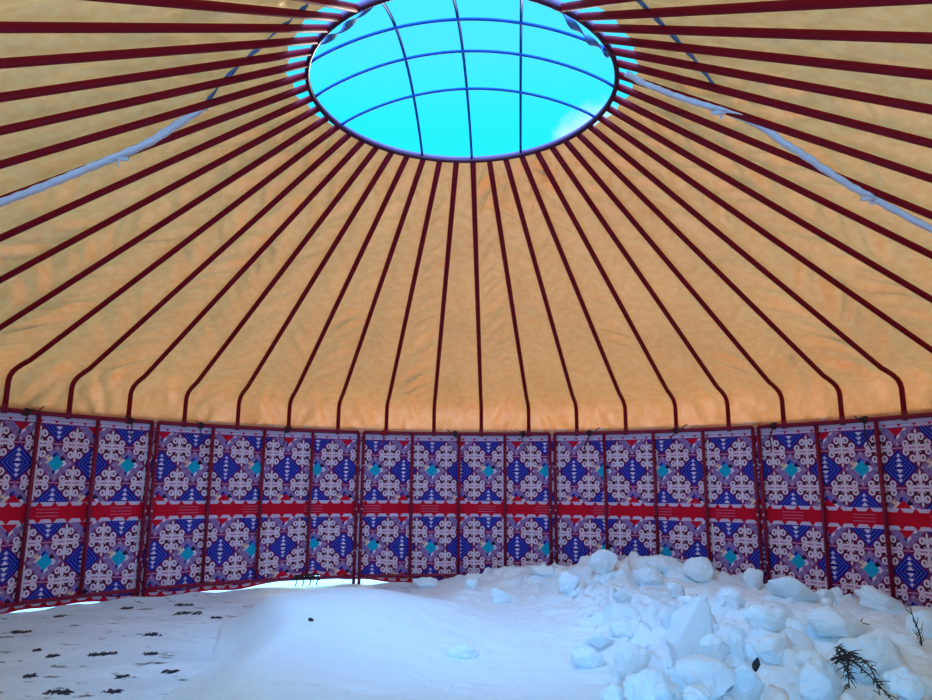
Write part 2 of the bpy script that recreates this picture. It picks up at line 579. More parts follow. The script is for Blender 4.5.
# ------------------------------------------------------------------ wall frame sections
OFFS = [0.0, 7.6, 15.0, 22.2, 29.2]
SECT_NAMES = {-3: 'beyond the left edge', -2: 'farthest left in view', -1: 'left of the middle one', 0: 'middle one below the crown', 1: 'right of the middle one',
              2: 'farthest right in view', 3: 'beyond the right edge'}
SECT_LAB = {
    -3: 'maroon steel wall frame section next beyond the leftmost visible wall bay',
    -2: 'maroon steel wall frame section above the dirty trodden ground at the left',
    -1: 'maroon steel wall frame section behind the smooth snow mound, over the glowing bottom gap',
    0: 'maroon steel wall frame section in the middle below the crown',
    1: 'maroon steel wall frame section behind the high snow pile right of the middle',
    2: 'maroon steel wall frame section farthest right, behind the dry twig',
    3: 'maroon steel wall frame section next beyond the rightmost visible wall bay',
}
for sct in range(-3, 4):
    base = -15.67 + 30.0 * sct
    c = R(base + 14.6)
    e = bpy.data.objects.new('wall_frame_section', None); COL.objects.link(e)
    e.location = pol(5.0, c, 0); e.rotation_euler = (0, 0, -c)
    tag(e, SECT_LAB[sct], 'wall frame', 'steel frame sections standing in front of the patterned cloth', 'thing')

    def loc(phi_d, z, r=5.0):
        a = R(phi_d) - c
        return Vector((r * math.sin(a), r * math.cos(a) - 5.0, z))
    for i, o in enumerate(OFFS):
        mb = MB()
        z0 = 0.0 if i in (0, 4) else RAIL_B
        mb.tube([loc(base + o, z0), loc(base + o, RAIL_T)], 0.0215, n=12)
        p = link('post', mb.mesh('post', [MAT['frame_paint']]), e)
        if i in (0, 4):
            for zz in (0.45, 0.98, 1.55):
                b = MB()
                b.tube([loc(base + o - 0.05, zz, 4.975), loc(base + o + 0.05, zz, 4.975)], 0.012, n=8)
                link('bolt', b.mesh('bolt', [MAT['metal_white']]), p)
    for nm, z in (('top_rail', RAIL_T), ('bottom_rail', RAIL_B)):
        mb = MB()
        mb.tube([loc(base + 29.2 * t / 24, z) for t in range(25)], 0.0245 if nm == 'top_rail' else 0.022, n=12)
        link(nm, mb.mesh(nm, [MAT['frame_paint']]), e)


# ------------------------------------------------------------------ patterned wall cloth
PER_A = 8.825                       # degrees per repeat of the print
PER = 1.0
FAC = PER / 8.0                   # facet grid: eight flat facets per repeat


def clip(poly, axis, val, keep_ge):
    out = []
    n = len(poly)
    for i in range(n):
        a = poly[i]; b = poly[(i + 1) % n]
        da = a[axis] - val; db = b[axis] - val
        if not keep_ge:
            da = -da; db = -db
        if da >= -1e-9:
            out.append(a)
        if (da > 1e-9 and db < -1e-9) or (da < -1e-9 and db > 1e-9):
            t = da / (da - db)
            out.append((a[0] + (b[0] - a[0]) * t, a[1] + (b[1] - a[1]) * t))
    return out


def area(p):
    return 0.5 * sum(p[i][0] * p[(i + 1) % len(p)][1] - p[(i + 1) % len(p)][0] * p[i][1] for i in range(len(p)))


CELL = []    # (polygon in (u, z), colour, layer)


def put(poly, colr, layer, zlo, zhi):
    poly = clip(clip(list(poly), 1, zlo, True), 1, zhi, False)
    if len(poly) < 3:
        return
    us = [p[0] for p in poly]
    k0 = math.floor(min(us) / FAC + 1e-6); k1 = math.ceil(max(us) / FAC - 1e-6)
    for k in range(k0, k1):
        q = clip(clip(poly, 0, k * FAC, True), 0, (k + 1) * FAC, False)
        if len(q) >= 3 and abs(area(q)) > 1e-7:
            if area(q) < 0:
                q = q[::-1]
            CELL.append((q, colr, layer))


class Diamond:
    def __init__(self, cu, cz, a, b, zlo, zhi):
        self.c = (cu, cz, a, b, zlo, zhi)

    def poly(self, pts, colr, layer=1):
        cu, cz, a, b, zlo, zhi = self.c
        put([(cu + x * a, cz + y * b) for x, y in pts], colr, layer, zlo, zhi)

    def ring(self, r1, r2, colr, layer=1):
        C = [(1, 0), (0, 1), (-1, 0), (0, -1)]
        for i in range(4):
            p, q = C[i], C[(i + 1) % 4]
            self.poly([(p[0] * r1, p[1] * r1), (q[0] * r1, q[1] * r1), (q[0] * r2, q[1] * r2), (p[0] * r2, p[1] * r2)], colr, layer)

    def fill(self, r, colr, layer=1):
        self.poly([(r, 0), (0, r), (-r, 0), (0, -r)], colr, layer)

    def stroke(self, pts, w, colr, layer=2):
        for i in range(len(pts) - 1):
            (x0, y0), (x1, y1) = pts[i], pts[i + 1]
            l = math.hypot(x1 - x0, y1 - y0)
            nx, ny = -(y1 - y0) / l, (x1 - x0) / l
            w0 = w[i] if isinstance(w, list) else w
            w1 = w[i + 1] if isinstance(w, list) else w
            ex, ey = (x1 - x0) / l * 0.012, (y1 - y0) / l * 0.012
            self.poly([(x0 + nx * w0, y0 + ny * w0), (x0 - nx * w0, y0 - ny * w0), (x1 + ex - nx * w1, y1 + ey - ny * w1), (x1 + ex + nx * w1, y1 + ey + ny * w1)], colr, layer)


def blue_motif(d):
    d.ring(1.0, 0.93, 'purple')
    seq = [(0.93, 0.79, 'navy'), (0.79, 0.73, 'sky'), (0.73, 0.58, 'navy'), (0.58, 0.52, 'sky'), (0.52, 0.38, 'navy'), (0.38, 0.33, 'sky')]
    for a, b, c in seq:
        d.ring(a, b, c)
    d.fill(0.33, 'navy')
    for s in (1, -1):
        for y, h, w in ((0.07, 0.19, 0.18), (0.33, 0.17, 0.145), (0.57, 0.15, 0.11)):
            d.poly([(-w, s * y), (w, s * y), (0, s * (y + h))], 'white', 2)


def teal_motif(d, core):
    d.ring(1.0, 0.95, 'purple')
    d.ring(0.95, 0.61, 'lav')
    d.ring(0.61, 0.57, 'purple')
    # corner patches between the frame and the centre
    def quad(p, q, r1, r2, t0, t1, c, layer=1):
        def L(r, t): return (p[0] * r * (1 - t) + q[0] * r * t, p[1] * r * (1 - t) + q[1] * r * t)
        d.poly([L(r1, t0), L(r1, t1), L(r2, t1), L(r2, t0)], c, layer)
    E, Nn, W, S = (1, 0), (0, 1), (-1, 0), (0, -1)
    d.fill(0.57, 'lav')
    d.fill(0.43, core, 2)
    quad(W, Nn, 0.60, 0.43, 0.0, 0.36, 'cream', 2)
    quad(W, Nn, 0.92, 0.60, 0.30, 0.52, 'cream', 2)
    quad(W, Nn, 0.60, 0.43, 0.36, 0.62, 'white', 2)
    quad(W, Nn, 0.62, 0.43, 0.62, 1.0, 'navy', 2)
    quad(Nn, E, 0.60, 0.43, 0.0, 0.34, 'sky', 2)
    quad(Nn, E, 0.76, 0.43, 0.42, 0.70, 'ink', 2)
    quad(Nn, E, 0.60, 0.43, 0.72, 1.0, 'white', 2)
    quad(E, S, 0.60, 0.43, 0.0, 0.26, 'white', 2)
    quad(E, S, 0.60, 0.43, 0.62, 1.0, 'white', 2)
    quad(S, W, 0.60, 0.43, 0.0, 0.25, 'navy', 2)
    # key pattern in the frame
    for p, q in ((E, Nn), (Nn, W), (W, S), (S, E)):
        for t in (0.22, 0.50, 0.78):
            for (t0, t1, r1, r2, c) in ((-0.085, 0.085, 0.91, 0.875, 'purple'), (-0.085, -0.055, 0.91, 0.68, 'purple'), (-0.085, 0.07, 0.70, 0.67, 'purple'),
                                        (0.045, 0.075, 0.81, 0.67, 'purple'), (-0.02, 0.075, 0.815, 0.785, 'purple')):
                quad(p, q, r1, r2, t + t0, t + t1, c, 3)
    for (x, y) in ((0.78, 0), (-0.78, 0), (0, 0.78), (0, -0.78)):
        d.poly([(x + 0.11, y), (x, y + 0.11), (x - 0.11, y), (x, y - 0.11)], 'purple', 3)
        d.poly([(x + 0.06, y), (x, y + 0.06), (x - 0.06, y), (x, y - 0.06)], 'white', 4)


def spiral(cx, cy, r0, a0, turns, sgn, n=13):
    pts = []
    for i in range(n):
        t = i / (n - 1)
        r = r0 * (1 - 0.72 * t)
        a = a0 + sgn * turns * 2 * PI * t
        pts.append((cx + r * math.cos(a), cy + r * math.sin(a)))
    return pts


def curl_motif(d):
    d.ring(1.0, 0.955, 'purple')
    d.fill(0.955, 'plum')
    d.stroke([(0, -0.84), (0, -0.4), (0, 0), (0, 0.4), (0, 0.84)], [0.03, 0.05, 0.065, 0.05, 0.03], 'white', 2)
    for s in (1, -1):
        d.poly([(0, s * 0.95), (-0.075, s * 0.78), (0, s * 0.62), (0.075, s * 0.78)], 'white', 3)
        d.stroke([(s * 0.05, 0), (s * 0.97, 0)], 0.03, 'pink', 3)
    for sx in (1, -1):
        for sy in (1, -1):
            A = [(0.02, 0.24), (0.05, 0.42)] + spiral(0.235, 0.505, 0.20, R(185), 1.25, -1)
            B = [(0.04, 0.10), (0.20, 0.09)] + spiral(0.545, 0.215, 0.20, R(215), 1.25, 1)
            D = [(0.03, 0.06), (0.12, 0.16), (0.19, 0.25)]
            for i, path in enumerate((A, B, D)):
                n = len(path)
                ws = [0.054 - 0.008 * k / n for k in range(n)] if i < 2 else [0.05, 0.04, 0.015]
                d.stroke([(sx * x, sy * y) for x, y in path], ws, 'white', 2 if (i == 0) else 3)


Z_TOP, Z1T, Z1B, Z2T, Z2B, Z_HEM = 1.975, 1.889, 1.090, 0.880, 0.102, 0.042


def section(zlo, zhi):
    q = zhi - zlo; b = q / 4.0; a = 0.25
    mid = (zlo + zhi) / 2
    blue_motif(Diamond(0.0, mid, a, b, zlo, zhi))
    teal_motif(Diamond(0.5, mid, a, b, zlo, zhi), 'teal')
    for z in (zlo, zhi):
        blue_motif(Diamond(0.5, z, a, b, zlo, zhi))
        teal_motif(Diamond(0.0, z, a, b, zlo, zhi), 'red')
    for u in (0.25, 0.75):
        for z in (zlo + b, zhi - b):
            curl_motif(Diamond(u, z, a, b, zlo, zhi))


def rect(u0, u1, z0, z1, c, layer):
    put([(u0, z0), (u1, z0), (u1, z1), (u0, z1)], c, layer, -9, 9)


# base strip
rect(-0.25, 0.75, Z2B, Z_TOP, 'plum', 0)
rect(-0.25, 0.75, Z_HEM, Z2B, 'red', 0)
section(Z1B, Z1T)
section(Z2B, Z2T)
# red middle band with pale scallops
rect(-0.25, 0.75, Z2T, Z1B, 'red', 1)
for i in range(5):
    u = -0.25 + 0.1 + i * 0.2
    for (ze, s, h) in ((Z1B, -1, 0.038), (Z2T, 1, 0.038)):
        put([(u - 0.093, ze), (u + 0.093, ze), (u + 0.055, ze + s * h), (u - 0.055, ze + s * h)], 'pale', 3, -9, 9)
    put([(u - 0.080, Z2B - 0.006), (u + 0.080, Z2B - 0.006), (u + 0.045, Z2B - 0.036), (u - 0.045, Z2B - 0.036)], 'pale', 2, -9, 9)
for zz, t in ((1.02, 0.004), (0.985, 0.004), (0.95, 0.004)):
    rect(0.32, 0.62, zz - t / 2, zz + t / 2, 'pink', 2)
# pale top border with small red teeth
rect(-0.25, 0.75, Z1T, Z_TOP, 'lav', 1)
rect(-0.25, 0.75, Z1T, Z1T + 0.010, 'purple', 2)
rect(-0.25, 0.75, Z1T + 0.012, Z1T + 0.040, 'pale', 2)
rect(-0.25, 0.75, Z1T + 0.046, Z_TOP, 'pale', 2)
for i in range(5):
    u = -0.25 + 0.1 + i * 0.2
    put([(u - 0.035, Z1T + 0.043), (u + 0.035, Z1T + 0.043), (u, Z1T + 0.014)], 'red', 3, -9, 9)


def hem_lift(phi_d):
    """how far the bottom hem of the cloth is raised or dropped at an azimuth."""
    s = 0.012 * math.sin(phi_d * 0.31) + 0.010 * math.sin(phi_d * 0.83 + 1.0)
    s += 0.125 * math.exp(-((phi_d + 24.0) / 5.5) ** 2) + 0.035 * math.exp(-((phi_d + 16) / 7.0) ** 2) + 0.02 * math.exp(-((phi_d + 60) / 14.0) ** 2)
    s -= 0.028
    return s


def build_cloth():
    mb = MB()
    names = list(CLOTH_COLS)
    idx = {c: i for i, c in enumerate(names)}
    p0 = -0.50
    reps = range(-12, 13)
    R0 = 5.037
    tab = {}
    for g in range(-12 * 8 - 8, 13 * 8 + 8):
        phi = p0 + PER_A * g / 8.0
        dr = 0.006 + 0.005 * math.sin(phi * 0.55) + 0.004 * math.sin(phi * 1.27 + 2)
        tab[g] = (math.sin(R(phi)), math.cos(R(phi)), dr, hem_lift(phi))
    for rep in reps:
        for poly, c, lay in CELL:
            vs = []
            um = sum(p[0] for p in poly) / len(poly)
            g = math.floor(um / FAC) + rep * 8
            A, B = tab[g], tab[g + 1]
            for u, z in poly:
                t = (u + rep * PER) / FAC - g
                t = min(1, max(0, t))
                rr = R0 - 0.0009 * lay
                xa, ya = A[0] * (rr + A[2]), A[1] * (rr + A[2])
                xb, yb = B[0] * (rr + B[2]), B[1] * (rr + B[2])
                lift = A[3] + (B[3] - A[3]) * t
                zz = z
                if z < Z2T:
                    zz = z + lift * min(1.0, (Z2T - z) / (Z2T - Z2B))
                vs.append((xa + (xb - xa) * t, ya + (yb - ya) * t, zz))
            mb.add(vs, [list(range(len(vs)))], idx[c])
    # back face, so the cloth has a thickness
    me = mb.mesh('patterned_wall_cloth', [MAT['cloth_' + n] for n in names], smooth=False)
    o = link('patterned_wall_cloth', me)
    tag(o, 'blue, red and white ornament printed cloth hung all along the wall behind the frame', 'wall cloth')
    return o


build_cloth()

# outer wall behind the cloth; the side behind the camera is the open doorway
mb = MB()
vs = []; fs = []
n = 160
a0, a1 = -166.0, 166.0
for i in range(n + 1):
    phi_d = a0 + (a1 - a0) * i / n
    zb = 0.10 + max(0, hem_lift(phi_d))
    for (r, z) in ((5.06, zb), (5.075, zb), (5.085, 2.06), (5.07, 2.06)):
        vs.append(pol(r, R(phi_d), z))
for i in range(n):
    for j in range(4):
        fs.append([i * 4 + j, i * 4 + 4 + j, i * 4 + 4 + (j + 1) % 4, i * 4 + (j + 1) % 4])
mb.add(vs, fs)
o = link('wall_back', mb.mesh('wall_back', [MAT['canvas_out']]))
tag(o, 'pale outer canvas wall of the round tent', 'wall', kind='structure')


# ------------------------------------------------------------------ cords tied round the top rail
def cord_tie(phi_d, dirn, length, tail, mat, label):
    """a knotted cord: loop round the rail, a loose end sticking out and one hanging over the cloth."""
    c = R(phi_d)
    mb = MB()
    loop = []
    for i in range(18):
        a = 2 * PI * i / 18
        loop.append((0.012 * math.sin(a * 2), 0.034 * math.cos(a), 0.034 * math.sin(a)))
    mb.tube(loop, 0.0075, n=8, closed=True)
    loop2 = [(x + 0.018, y, z * 1.05) for x, y, z in loop]
    mb.tube(loop2, 0.0075, n=8, closed=True)
    knot = []
    for i in range(22):
        a = 2 * PI * i / 22
        knot.append(((0.020 + 0.008 * math.cos(3 * a)) * math.cos(2 * a) + 0.008, -0.040 + 0.010 * math.sin(3 * a), (0.020 + 0.008 * math.cos(3 * a)) * math.sin(2 * a)))
    mb.tube(knot, 0.008, n=8, closed=True)
    pts = []
    for i in range(9):
        t = i / 8
        pts.append((0.01 + dirn * length * t, -0.045 - 0.02 * math.sin(PI * t), 0.01 + 0.11 * length * 3 * t * t * (1 if dirn > 0 else 1) + 0.012 * math.sin(t * 9)))
    mb.tube(pts, [0.009 - 0.003 * i / 8 for i in range(9)], n=8)
    pts = []
    for i in range(12):
        t = i / 11
        pts.append((0.015 * math.sin(t * 6 + phi_d) - dirn * 0.05 * t, -0.042 + 0.012 * t, -0.02 - tail * t))
    mb.tube(pts, 0.007, n=8)
    me = mb.mesh('cord_tie', [mat])
    o = link('cord_tie', me, None, pol(5.0, c, RAIL_T), (0, 0, -c))
    tag(o, label, 'cord', 'cords knotted round the top rail')


TIES = [(-62.4, 1, 0.16, 0.26, 'cord', 'dark cord with a stiff end, tied to the top rail nearest the left edge'),
        (-49.6, -1, 0.08, 0.20, 'cord', 'dark cord knot on the top rail just left of the leftmost double post'),
        (-40.0, -1, 0.08, 0.26, 'cord', 'dark cord hanging below the rail, first right of the leftmost double post'),
        (-27.6, 1, 0.06, 0.24, 'cord', 'dark cord hanging midway between the leftmost and second double posts'),
        (-12.7, 1, 0.05, 0.28, 'cord_red', 'bright red cord hanging from the top rail'),
        (-1.4, -1, 0.12, 0.10, 'cord', 'dark cord knot beside a post directly below the crown'),
        (9.3, -1, 0.05, 0.25, 'cord', 'dark cord hanging just left of the third double post'),
        (19.6, 1, 0.15, 0.22, 'cord', 'dark cord with long sideways end, just right of the third double post'),
        (32.6, 1, 0.16, 0.12, 'cord', 'dark curled cord at a pole foot, left of the rightmost double post'),
        (46.4, 1, 0.05, 0.28, 'cord', 'dark cord hanging just right of the rightmost double post'),
        (58.0, -1, 0.08, 0.30, 'cord', 'dark cord tied beside the last post before the right edge')]
for t in TIES:
    cord_tie(t[0], t[1], t[2], t[3], MAT[t[4]], t[5])

# bunched cord at the bottom rail over the bright gap
mb = MB()
for i in range(5):
    pts = []
    for k in range(16):
        t = k / 15
        pts.append(((-0.16 + 0.33 * t) + 0.02 * math.sin(9 * t + i), -0.03 - 0.012 * math.cos(7 * t + i * 2), 0.02 + 0.05 * math.sin(5 * t + i * 1.3) * (0.4 + t * 0.4)))
    mb.tube(pts, 0.009, n=8)
for i in range(4):
    mb.tube([(-0.12 + 0.09 * i, -0.03, 0.03), (-0.11 + 0.085 * i, -0.035, -0.04), (-0.13 + 0.09 * i, -0.02, -0.085)], 0.008, n=8)
c = R(-23.6)
o = link('cord_bundle', mb.mesh('cord_bundle', [MAT['cord']]), None, pol(5.0, c, RAIL_B), (0, 0, -c))
tag(o, 'bunched dark cords tied to the bottom rail over the bright gap', 'cord')


# ------------------------------------------------------------------ ground and snow
def sstep(a, b, x):
    t = min(1, max(0, (x - a) / (b - a)))
    return t * t * (3 - 2 * t)


def heap_h(x, y):
    """height of the shovelled snow above the ground (0 where there is none)."""
    e = -1.74 - 0.19 * (y + 0.3) + 0.10 * math.sin(y * 2.1) + 0.07 * noise.noise(Vector((x * 1.5, y * 1.5, 0.0)))
    edge = sstep(e - 0.04, e + 0.60, x)
    r = math.hypot(x, y); phi = math.degrees(math.atan2(x, y))
    back = 1 - sstep(-6, 26, -phi) * sstep(2.6, 3.6, r)   # mound ends short of the wall at the left
    back *= 1 - 0.99 * sstep(2.2, 3.3, y) * sstep(2, -10, phi)
    h = 0.12 + 0.25 * math.exp(-((x + 1.1) / 1.2) ** 2 - ((y - 1.5) / 1.5) ** 2)
    h += 0.10 * math.exp(-((x + 0.9) / 0.8) ** 2 - ((y + 1.2) / 1.2) ** 2)
    # bank on the right, highest before the wall between the second and third frames
    h += 0.12 * sstep(0.2, 2.2, x)
    pk = 0.21 * math.exp(-((phi - 28) / 12.5) ** 2) + 0.10 * math.exp(-((phi - 10) / 11.0) ** 2) + 0.02 * math.exp(-((phi - 52) / 8.0) ** 2)
    h += pk * math.exp(-((r - 4.55) / 0.80) ** 2)
    h -= 0.07 * math.exp(-((phi - 56) / 16.0) ** 2) * sstep(3.3, 4.6, r)
    h += 0.10 * math.exp(-((x - 2.4) / 0.9) ** 2 - ((y - 0.4) / 1.1) ** 2)
    h -= 0.06 * math.exp(-((x - 0.25) / 0.55) ** 2 - ((y - 1.6) / 1.2) ** 2)
    rough = sstep(0.55, 1.45, x + 0.25 * max(0, y - 2))
    rough *= 1 - 0.55 * sstep(1.9, 3.0, x)
    rough = max(rough, 0.5 * sstep(1.9, 3.2, y) * sstep(-9, 2, phi))
    n1 = noise.noise(Vector((x * 0.9, y * 0.9, 3.1)))
    n2 = noise.noise(Vector((x * 2.6, y * 2.6, 7.7)))
    n3 = noise.noise(Vector((x * 6.0, y * 6.0, 1.3)))
    n4 = noise.noise(Vector((x * 14.0, y * 14.0, 9.3)))
    h += 0.03 * n1 + (0.012 + 0.04 * rough) * n2 + (0.010 + 0.03 * rough) * n3 + (0.005 + 0.010 * rough) * n4
    if rough > 0.02:
        # broken crust: every cell of two sizes is a tilted, raised or sunken piece
        for sc_, am in ((3.2, 0.085), (7.5, 0.042)):
            q = Vector((x * sc_ + 0.5 * n3, y * sc_ + 0.5 * n2, 0.37))
            dd, pp = noise.voronoi(q)
            c0 = pp[0]
            t1 = noise.cell(c0 * 7.13 + Vector((3.3, 1.1, 0.2))); t2 = noise.cell(c0 * 5.31 + Vector((9.1, 4.7, 2.2))); t3 = noise.cell(c0 * 3.77 + Vector((1.9, 8.3, 5.2)))
            crev = min(1.0, (dd[1] - dd[0]) / 0.16)
            h += rough * am * ((t1 * 0.9 + (t2 * (q.x - c0.x) + t3 * (q.y - c0.y)) * 0.8) * crev - 0.55 * (1 - crev) ** 2)
    h *= edge * back
    h *= 1 - sstep(4.88, 5.02, r)
    return h


def ground_z(x, y):
    r = math.hypot(x, y)
    ridge = math.exp(-((r - 4.97) / 0.10) ** 2) * max(0.0, 0.028 + 0.075 * noise.noise(Vector((x * 1.9, y * 1.9, 8))) + 0.02 * noise.noise(Vector((x * 7, y * 7, 3))))
    return 0.012 * noise.noise(Vector((x * 1.7, y * 1.7, 5))) + 0.006 * noise.noise(Vector((x * 6, y * 6, 2))) + ridge


def disc(name, r0, r1, nr, nph, zf, mat):
    mb = MB(); vs = []; fs = []
    for i in range(nr + 1):
        r = r0 + (r1 - r0) * i / nr
        for j in range(nph):
            p = pol(r, 2 * PI * j / nph, 0); p.z = zf(p.x, p.y); vs.append(p)
    for i in range(nr):
        for j in range(nph):
            fs.append([i * nph + j, i * nph + (j + 1) % nph, (i + 1) * nph + (j + 1) % nph, (i + 1) * nph + j])
    mb.add(vs, fs)
    return link(name, mb.mesh(name, [mat]))


o = disc('floor', 0.02, 5.1, 70, 200, ground_z, MAT['ground'])
tag(o, 'trodden dirty snow ground with dark soil specks inside the yurt', 'ground', kind='structure')
o = disc('ground_outside', 5.0, 60, 60, 120, lambda x, y: -0.02 + 0.02 * noise.noise(Vector((x, y, 0))) * sstep(5.1, 6, math.hypot(x, y)), MAT['snow_out'])
tag(o, 'bright open snowfield outside the yurt', 'ground', kind='structure')

# snow heap
mb = MB(); vs = []; fs = []
xs = np.arange(-2.9, 5.0, 0.028); ys = np.arange(-4.2, 5.0, 0.032)
index = {}
H = {}
for i, x in enumerate(xs):
    for j, y in enumerate(ys):
        if x * x + y * y < 4.99 ** 2:
            H[i, j] = heap_h(float(x), float(y))
keep = set()
for (i, j), h in H.items():
    if h > 0.004:
        for a in (-1, 0, 1):
            for b in (-1, 0, 1):
                if (i + a, j + b) in H:
                    keep.add((i + a, j + b))
for (i, j) in keep:
    index[i, j] = len(vs)
    h = H[i, j]
    vs.append((float(xs[i]), float(ys[j]), (h + 0.0 if h > 0.004 else -0.03)))
for (i, j) in keep:
    q = [(i, j), (i + 1, j), (i + 1, j + 1), (i, j + 1)]
    if all(k in index for k in q):
        fs.append([index[k] for k in q])
mb.add(vs, fs)
o = link('snow_heap', mb.mesh('snow_heap', [MAT['snow']]))
tag(o, 'shovelled snow heap, smooth at left and lumpy towards the wall at right', 'snow', kind='stuff')


def hit(px, py):
    """where the line of sight through a pixel meets the snow or the ground."""
    d = ray(px, py); t = 1.5
    while t < 12:
        p = CAM + d * t
        if p.z <= max(heap_h(p.x, p.y), 0.0):
            return p
        t += 0.01
    return CAM + d * t


# ------------------------------------------------------------------ snow blocks
def ico(sub):
    import bmesh
    bm = bmesh.new()
    bmesh.ops.create_icosphere(bm, subdivisions=sub, radius=1.0)
    v = [x.co.copy() for x in bm.verts]; f = [[q.index for q in p.verts] for p in bm.faces]
    bm.free()
    return v, f


IV, IF = ico(5)


def slab_mesh():
    """broken shard: one long sloping edge rising to a point at the right."""
    planes = [((-0.74, -0.05, 0.67), 0.58), ((-0.93, 0, -0.36), 0.92), ((0.97, -0.1, 0.12), 0.66), ((0.55, 0.1, 0.83), 1.02), ((0.1, -0.97, 0.2), 0.42),
              ((0, 1, 0.05), 0.50), ((0.62, 0, -0.78), 0.75), ((-0.1, 0, -1), 1.0), ((0.72, -0.66, 0.1), 0.60)]
    pl = [(Vector(n).normalized(), d) for n, d in planes]
    sd = Vector((4.4, 1.2, 7.7)); sharp = 26
    vs = []
    for d in IV:
        acc = 0.001
        for n, dist in pl:
            c = d.dot(n)
            if c > 0.03:
                acc += (c / dist) ** sharp
        rad = min(1.5, acc ** (-1.0 / sharp))
        rad *= 1 + 0.05 * noise.noise(d * 2.5 + sd) + 0.03 * noise.noise(d * 7 + sd) + 0.012 * noise.noise(d * 16 + sd)
        vs.append(d * rad)
    mb = MB(); mb.add(vs, IF)
    return mb.mesh('snow_block', [MAT['snow']])


def block_mesh(seed, sharp=14, flat=1.0):
    r = random.Random(seed)
    planes = []
    for i in range(r.randint(9, 13)):
        n = Vector((r.gauss(0, 1), r.gauss(0, 1), r.gauss(0, 1))).normalized()
        planes.append((n, r.uniform(0.52, 0.88)))
    sd = Vector((seed * 3.1, seed * 1.7, 0))
    vs = []
    for d in IV:
        acc = 1.0
        for n, dist in planes:
            c = d.dot(n)
            if c > 0.05:
                acc += (c / dist) ** sharp
        rad = acc ** (-1.0 / sharp)
        rad *= 1 + 0.16 * noise.noise(d * 1.7 + sd) + 0.10 * noise.noise(d * 3.6 + sd) + 0.045 * noise.noise(d * 8 + sd) + 0.018 * noise.noise(d * 18 + sd)
        vs.append(d * rad)
    mb = MB(); mb.add(vs, IF)
    return mb.mesh('snow_block', [MAT['snow']])


BM = [block_mesh(s, sharp=sh) for s, sh in ((1, 12), (2, 18), (3, 9), (4, 22), (5, 14), (6, 10), (7, 26), (8, 16))] + [slab_mesh()]


def block(px, py, wpx, hpx, kind, label, group=None, depth=0.9, tilt=(0, 0, 0), sink=0.3, name='snow_block'):
    """block whose picture size is wpx x hpx, seated in the snow where its foot meets it."""
    base = hit(px, py + hpx * 0.42)
    dist = (base - CAM).dot(FW)
    w = wpx / FPX * dist / 2; h = hpx / FPX * dist / 2
    o = link(name, BM[kind], None, base + Vector((0, w * 0.3, h * (1 - sink))), tilt)
    o.scale = (w * 1.08, w * depth, h * 1.12)
    tag(o, label, 'snow block', group)
    return o


